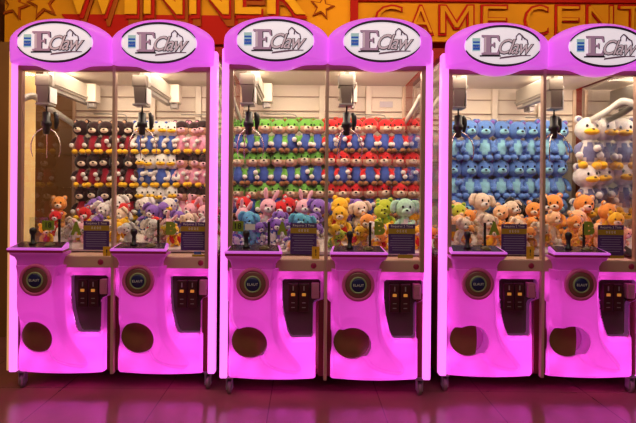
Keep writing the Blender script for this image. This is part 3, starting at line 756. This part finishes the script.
def heap(mi, items):
    n = {}; seen = {}
    pals = {1: ('white', 'cream', 'yellow', 'purple', 'bunny', 'redp'), 2: ('teal', 'bunny', 'purple', 'white', 'redp'), 3: ('peach', 'cream', 'orange', 'peach', 'cream'), 4: ('peach', 'cream')}[mi]
    for q in range(16 if mi < 4 else 5):
        lx = -.50+q*.0667; yl = (.27, .40, .33, .46)[q % 4]
        x = VX+(MX[mi]+lx)*F/(MY[mi]+yl)
        pl = ('yellow', 'cream', 'orange', 'lime', 'yellow')[q % 5] if mi == 2 and lx > 0 else pals[(q*5+2) % len(pals)]
        items.append((x, yl, pl, R(.14, .17), R(-.6, .6), R(.1, .5), R(-.7, .7), 0))
    items = [(a, b, c, d*(1.12 if b > .4 else 1.0), e, f, g, h) for a, b, c, d, e, f, g, h in items]
    for it in items: seen[it[2]] = seen.get(it[2], 0)+1
    items = sorted(items, key=lambda t: t[0])
    for x, yl, pal, H, rz, tx, ty, dz in items:
        Y = MY[mi]+yl; X = (x-VX)*Y/F; z = bedz(yl)+dz
        k = n.get(pal, 0); n[pal] = k+1
        lab = '%s in the loose pile, %s' % (DESC[pal], WHERE[mi])
        if seen[pal] > 1: lab = '%s, %s such from left in pile, %s' % (DESC[pal], ORD[k], WHERE[mi])
        toy(NAME.get(pal, 'plush_bear'), pal, (X, Y, z), H, rz, lab, 'loose prizes piled in the %s' % WHERE[mi], (tx, ty), random.randint(0, 1))
heap(1, [(60, .60, 'orange', .19, .2, .1, 0, 0), (50, .42, 'redp', .15, .3, .1, .3, 0), (92, .50, 'white', .19, .2, .1, .5, 0), (105, .55, 'purple', .20, -.3, 0, -.5, 0), (118, .52, 'redp', .17, .4, .2, .2, 0), (128, .56, 'white', .21, .3, .1, -.4, 0),
         (141, .50, 'purple', .19, 0, .2, .6, 0), (152, .54, 'white', .20, -.4, .1, -.2, 0), (164, .52, 'sailor', .20, .2, .1, .2, 0), (176, .54, 'purple', .19, .3, .2, -.5, 0), (186, .50, 'bunny', .18, -.3, .1, .3, 0), (198, .55, 'redp', .18, .2, .1, -.2, 0), (205, .48, 'bunny', .17, -.4, .2, .1, 0),
         (80, .34, 'yellow', .15, .4, .3, .6, 0), (95, .28, 'white', .14, -.3, .4, -.4, 0), (108, .34, 'cream', .14, .3, .2, .2, 0), (180, .30, 'yellow', .14, .5, .4, -.5, 0), (190, .34, 'white', .14, -.2, .3, .3, 0), (204, .28, 'white', .13, .2, .3, .4, 0), (130, .36, 'yellow', .15, .2, .3, -.3, 0), (150, .36, 'white', .15, -.2, .3, .4, 0)])
heap(2, [(236, .46, 'bunny', .17, .2, .1, .3, 0), (250, .54, 'redp', .21, -.2, .1, -.2, 0), (263, .50, 'bunny', .21, .1, .1, .2, 0), (276, .54, 'redp', .22, .3, .2, .4, 0), (289, .50, 'redp', .20, -.3, .1, -.3, 0), (301, .52, 'bunny', .20, .2, .1, .1, 0), (314, .50, 'purple', .21, -.2, .1, .2, 0),
         (244, .36, 'teal', .20, .2, .2, .2, 0), (258, .34, 'teal', .19, -.3, .2, -.3, 0), (270, .32, 'purple', .17, .3, .2, .3, 0), (283, .34, 'white', .17, -.2, .2, -.5, 0), (297, .32, 'teal', .20, .2, .1, .1, 0), (312, .34, 'teal', .18, -.2, .2, -.2, 0), (290, .23, 'peach', .13, .2, .4, .5, 0), (318, .24, 'cream', .13, -.3, .3, -.3, 0),
         (334, .50, 'yellow', .22, .1, .1, .2, 0), (346, .40, 'yellow', .22, -.2, .1, -.2, 0), (352, .54, 'purple', .20, .3, .1, .2, 0), (364, .50, 'cream', .20, .2, .1, -.2, 0), (361, .34, 'orange', .20, -.2, .2, .3, 0), (376, .48, 'lime', .19, .3, .1, .2, 0), (388, .50, 'lime', .21, -.2, .1, -.1, 0), (405, .40, 'mint', .27, .0, .05, 0, 0), (418, .50, 'cream', .17, .3, .1, .2, 0),
         (338, .28, 'yellow', .16, .4, .3, -.3, 0), (374, .28, 'white', .17, -.3, .2, .2, 0), (384, .26, 'yellow', .16, .2, .3, -.3, 0), (396, .24, 'yellow', .14, -.2, .3, .4, 0), (418, .28, 'yellow', .14, .2, .2, -.2, 0)])
heap(3, [(452, .52, 'peach', .19, .2, .1, .2, 0), (464, .48, 'lime', .19, -.1, .1, -.2, 0), (478, .54, 'cream', .24, .2, .05, .1, 0), (491, .50, 'peach', .19, -.3, .1, .4, 0), (502, .56, 'black', .22, .1, .1, .5, 0), (516, .54, 'cream', .20, .3, .1, -.3, 0), (528, .50, 'orange', .20, -.2, .1, .2, 0), (541, .54, 'black', .22, .2, .1, 0, 0),
         (457, .32, 'cream', .18, .3, .2, .3, 0), (468, .36, 'peach', .19, -.2, .1, -.4, 0), (481, .34, 'cream', .20, .2, .2, .2, 0), (494, .36, 'peach', .18, -.2, .2, -.3, 0), (508, .34, 'cream', .18, .3, .2, .4, 0), (522, .36, 'peach', .18, -.3, .2, -.2, 0), (532, .30, 'cream', .17, .2, .3, .2, 0), (512, .24, 'peach', .14, .2, .4, .5, 0), (526, .23, 'cream', .13, -.2, .3, -.4, 0),
         (548, .36, 'peach', .21, .4, .1, .2, 0), (556, .52, 'orange', .24, -.3, .1, -.1, 0), (565, .34, 'orange', .20, .2, .2, .3, 0), (576, .50, 'orange', .25, .1, .1, .2, 0), (586, .38, 'peach', .22, -.3, .1, -.3, 0), (598, .44, 'orange', .22, .2, .1, .3, 0), (600, .28, 'peach', .17, .2, .2, -.3, 0), (612, .36, 'yellow', .21, -.2, .2, .1, 0), (618, .26, 'peach', .15, .3, .3, .3, 0), (578, .26, 'orange', .17, -.2, .3, .3, 0)])

heap(4, [])
# ------------------------------------------------------------------ posters and cards inside the glass
def card_pts(mi, x0, y0, x1, y1, yl=.022):
    Y = MY[mi]+yl; X0, Z1 = px(x0, y0, Y); X1, Z0 = px(x1, y1, Y); return X0, X1, Z0, Z1, Y
WH = {(1, 0): 'first window from the left', (1, 1): 'second window from the left', (2, 0): 'third window from the left', (2, 1): 'fourth window from the left', (3, 0): 'fifth window from the left', (3, 1): 'sixth window from the left'}
def poster(mi, half, x0, y0, x1, y1):
    X0, X1, Z0, Z1, Y = card_pts(mi, x0, y0, x1, y1); w = X1-X0; h = Z1-Z0; cx = (X0+X1)/2
    r = link('price_poster', MB().box(-w/2, w/2, 0, .002, 0, h).mesh('p', POSTP), None, (cx, Y, Z0)); tag(r, 'purple and mustard price poster in the '+WH[mi, half], 'poster', 'purple price posters')
    link('mustard_band', MB().box(-w/2, w/2, -.001, 0, h*.67, h*.85).mesh('b', MUST), r)
    me = text_mesh('Requires 2 Time', .0185, PTXT, .0002); me.transform(Matrix.Diagonal((w*.9/(.0185*7.3), 1, 1, 1))); link('heading', me, r, (0, -.001, h*.925))
    me = text_mesh('0 E 0 E', .02, PTXT, .0002); link('price_text', me, r, (0, -.0015, h*.76))
    def lines():
        m = MB()
        for k in range(7): a = w*random.uniform(.34, .44); z = h*(.60-.078*k); m.box(-a, a, -.001, 0, z-.0016, z+.0016)
        return m.mesh('l', PLINE)
    link('small_print', lines(), r)
def card(name, mi, half, x0, y0, x1, y1, m, desc, cat, txt=None, tm=None, size=.8, yl=.024):
    X0, X1, Z0, Z1, Y = card_pts(mi, x0, y0, x1, y1, yl); w = X1-X0; h = Z1-Z0
    r = link(name, MB().box(-w/2, w/2, 0, .003, 0, h).mesh('c', m), None, ((X0+X1)/2, Y, Z0)); tag(r, desc+' in the '+WH[mi, half], cat)
    if txt: link('lettering', text_mesh(txt, h*size, tm or PTXT, .0004, offset=.0006), r, (0, -.001, h*.5))
    return r
def letter_sign(mi, half, x0, y0, x1, y1, ch):
    X0, X1, Z0, Z1, Y = card_pts(mi, x0, y0, x1, y1, .03); w = X1-X0; h = Z1-Z0
    me = text_mesh(ch, 1, GREENP, .05, offset=.07); xs = [v.co.x for v in me.vertices]; zs = [v.co.z for v in me.vertices]
    me.transform(Matrix.Diagonal((w/(max(xs)-min(xs)), .05, h/(max(zs)-min(zs)), 1)) @ Matrix.Translation((-(max(xs)+min(xs))/2, 0, -min(zs))))
    tag(link('letter_sign', me, None, ((X0+X1)/2, Y, Z0)), 'green letter %s card in the %s' % (ch, WH[mi, half]), 'letter sign')
poster(1, 0, 83.5, 221, 109, 250); poster(1, 1, 181, 222, 206, 250.5); poster(2, 0, 290.5, 223, 316.5, 254.5)
poster(2, 1, 388.5, 224, 415, 254); poster(3, 0, 501.5, 224, 526.5, 254.5); poster(3, 1, 598, 225, 623.5, 255.5)
for mi, h, x, ch in ((1, 0, 71, 'A'), (1, 1, 166, 'B'), (2, 0, 277, 'A'), (2, 1, 374.5, 'B'), (3, 0, 489, 'A'), (3, 1, 584, 'B')):
    letter_sign(mi, h, x, 221.5, x+10.5, 235, ch)
card('number_card', 1, 0, 42, 220.5, 54, 230, GREENP, 'green card numbered 18', 'sign', '18', BLACK)
card('number_card', 2, 0, 231.5, 221, 243.5, 231.5, GREENP, 'green card numbered 18', 'sign', '18', BLACK)
card('notice_card', 2, 0, 245, 224, 255, 230, WHITE, 'small white notice card behind the joystick', 'sign')
card('notice_card', 3, 0, 449.5, 224.5, 456, 231.5, GREY, 'small grey notice card at the left edge', 'sign')
for mi, h, x in ((1, 0, 103), (2, 0, 312), (3, 0, 526.5)):
    card('warning_sticker', mi, h, x, 246.5, x+7.5, 259, ORNG, 'orange warning sticker at lower corner', 'sticker', '!', BLACK, .7, .0195)
for mi, h, x in ((1, 1, 192), (2, 1, 398), (3, 1, 609)):
    card('instruction_strip', mi, h, x, 254.5, x+15, 258.5, MUST, 'mustard strip sticker under poster', 'sticker', None)
    card('instruction_label', mi, h, x+2, 251.6, x+9, 254.4, LBLUE, 'small blue label under poster', 'sticker')
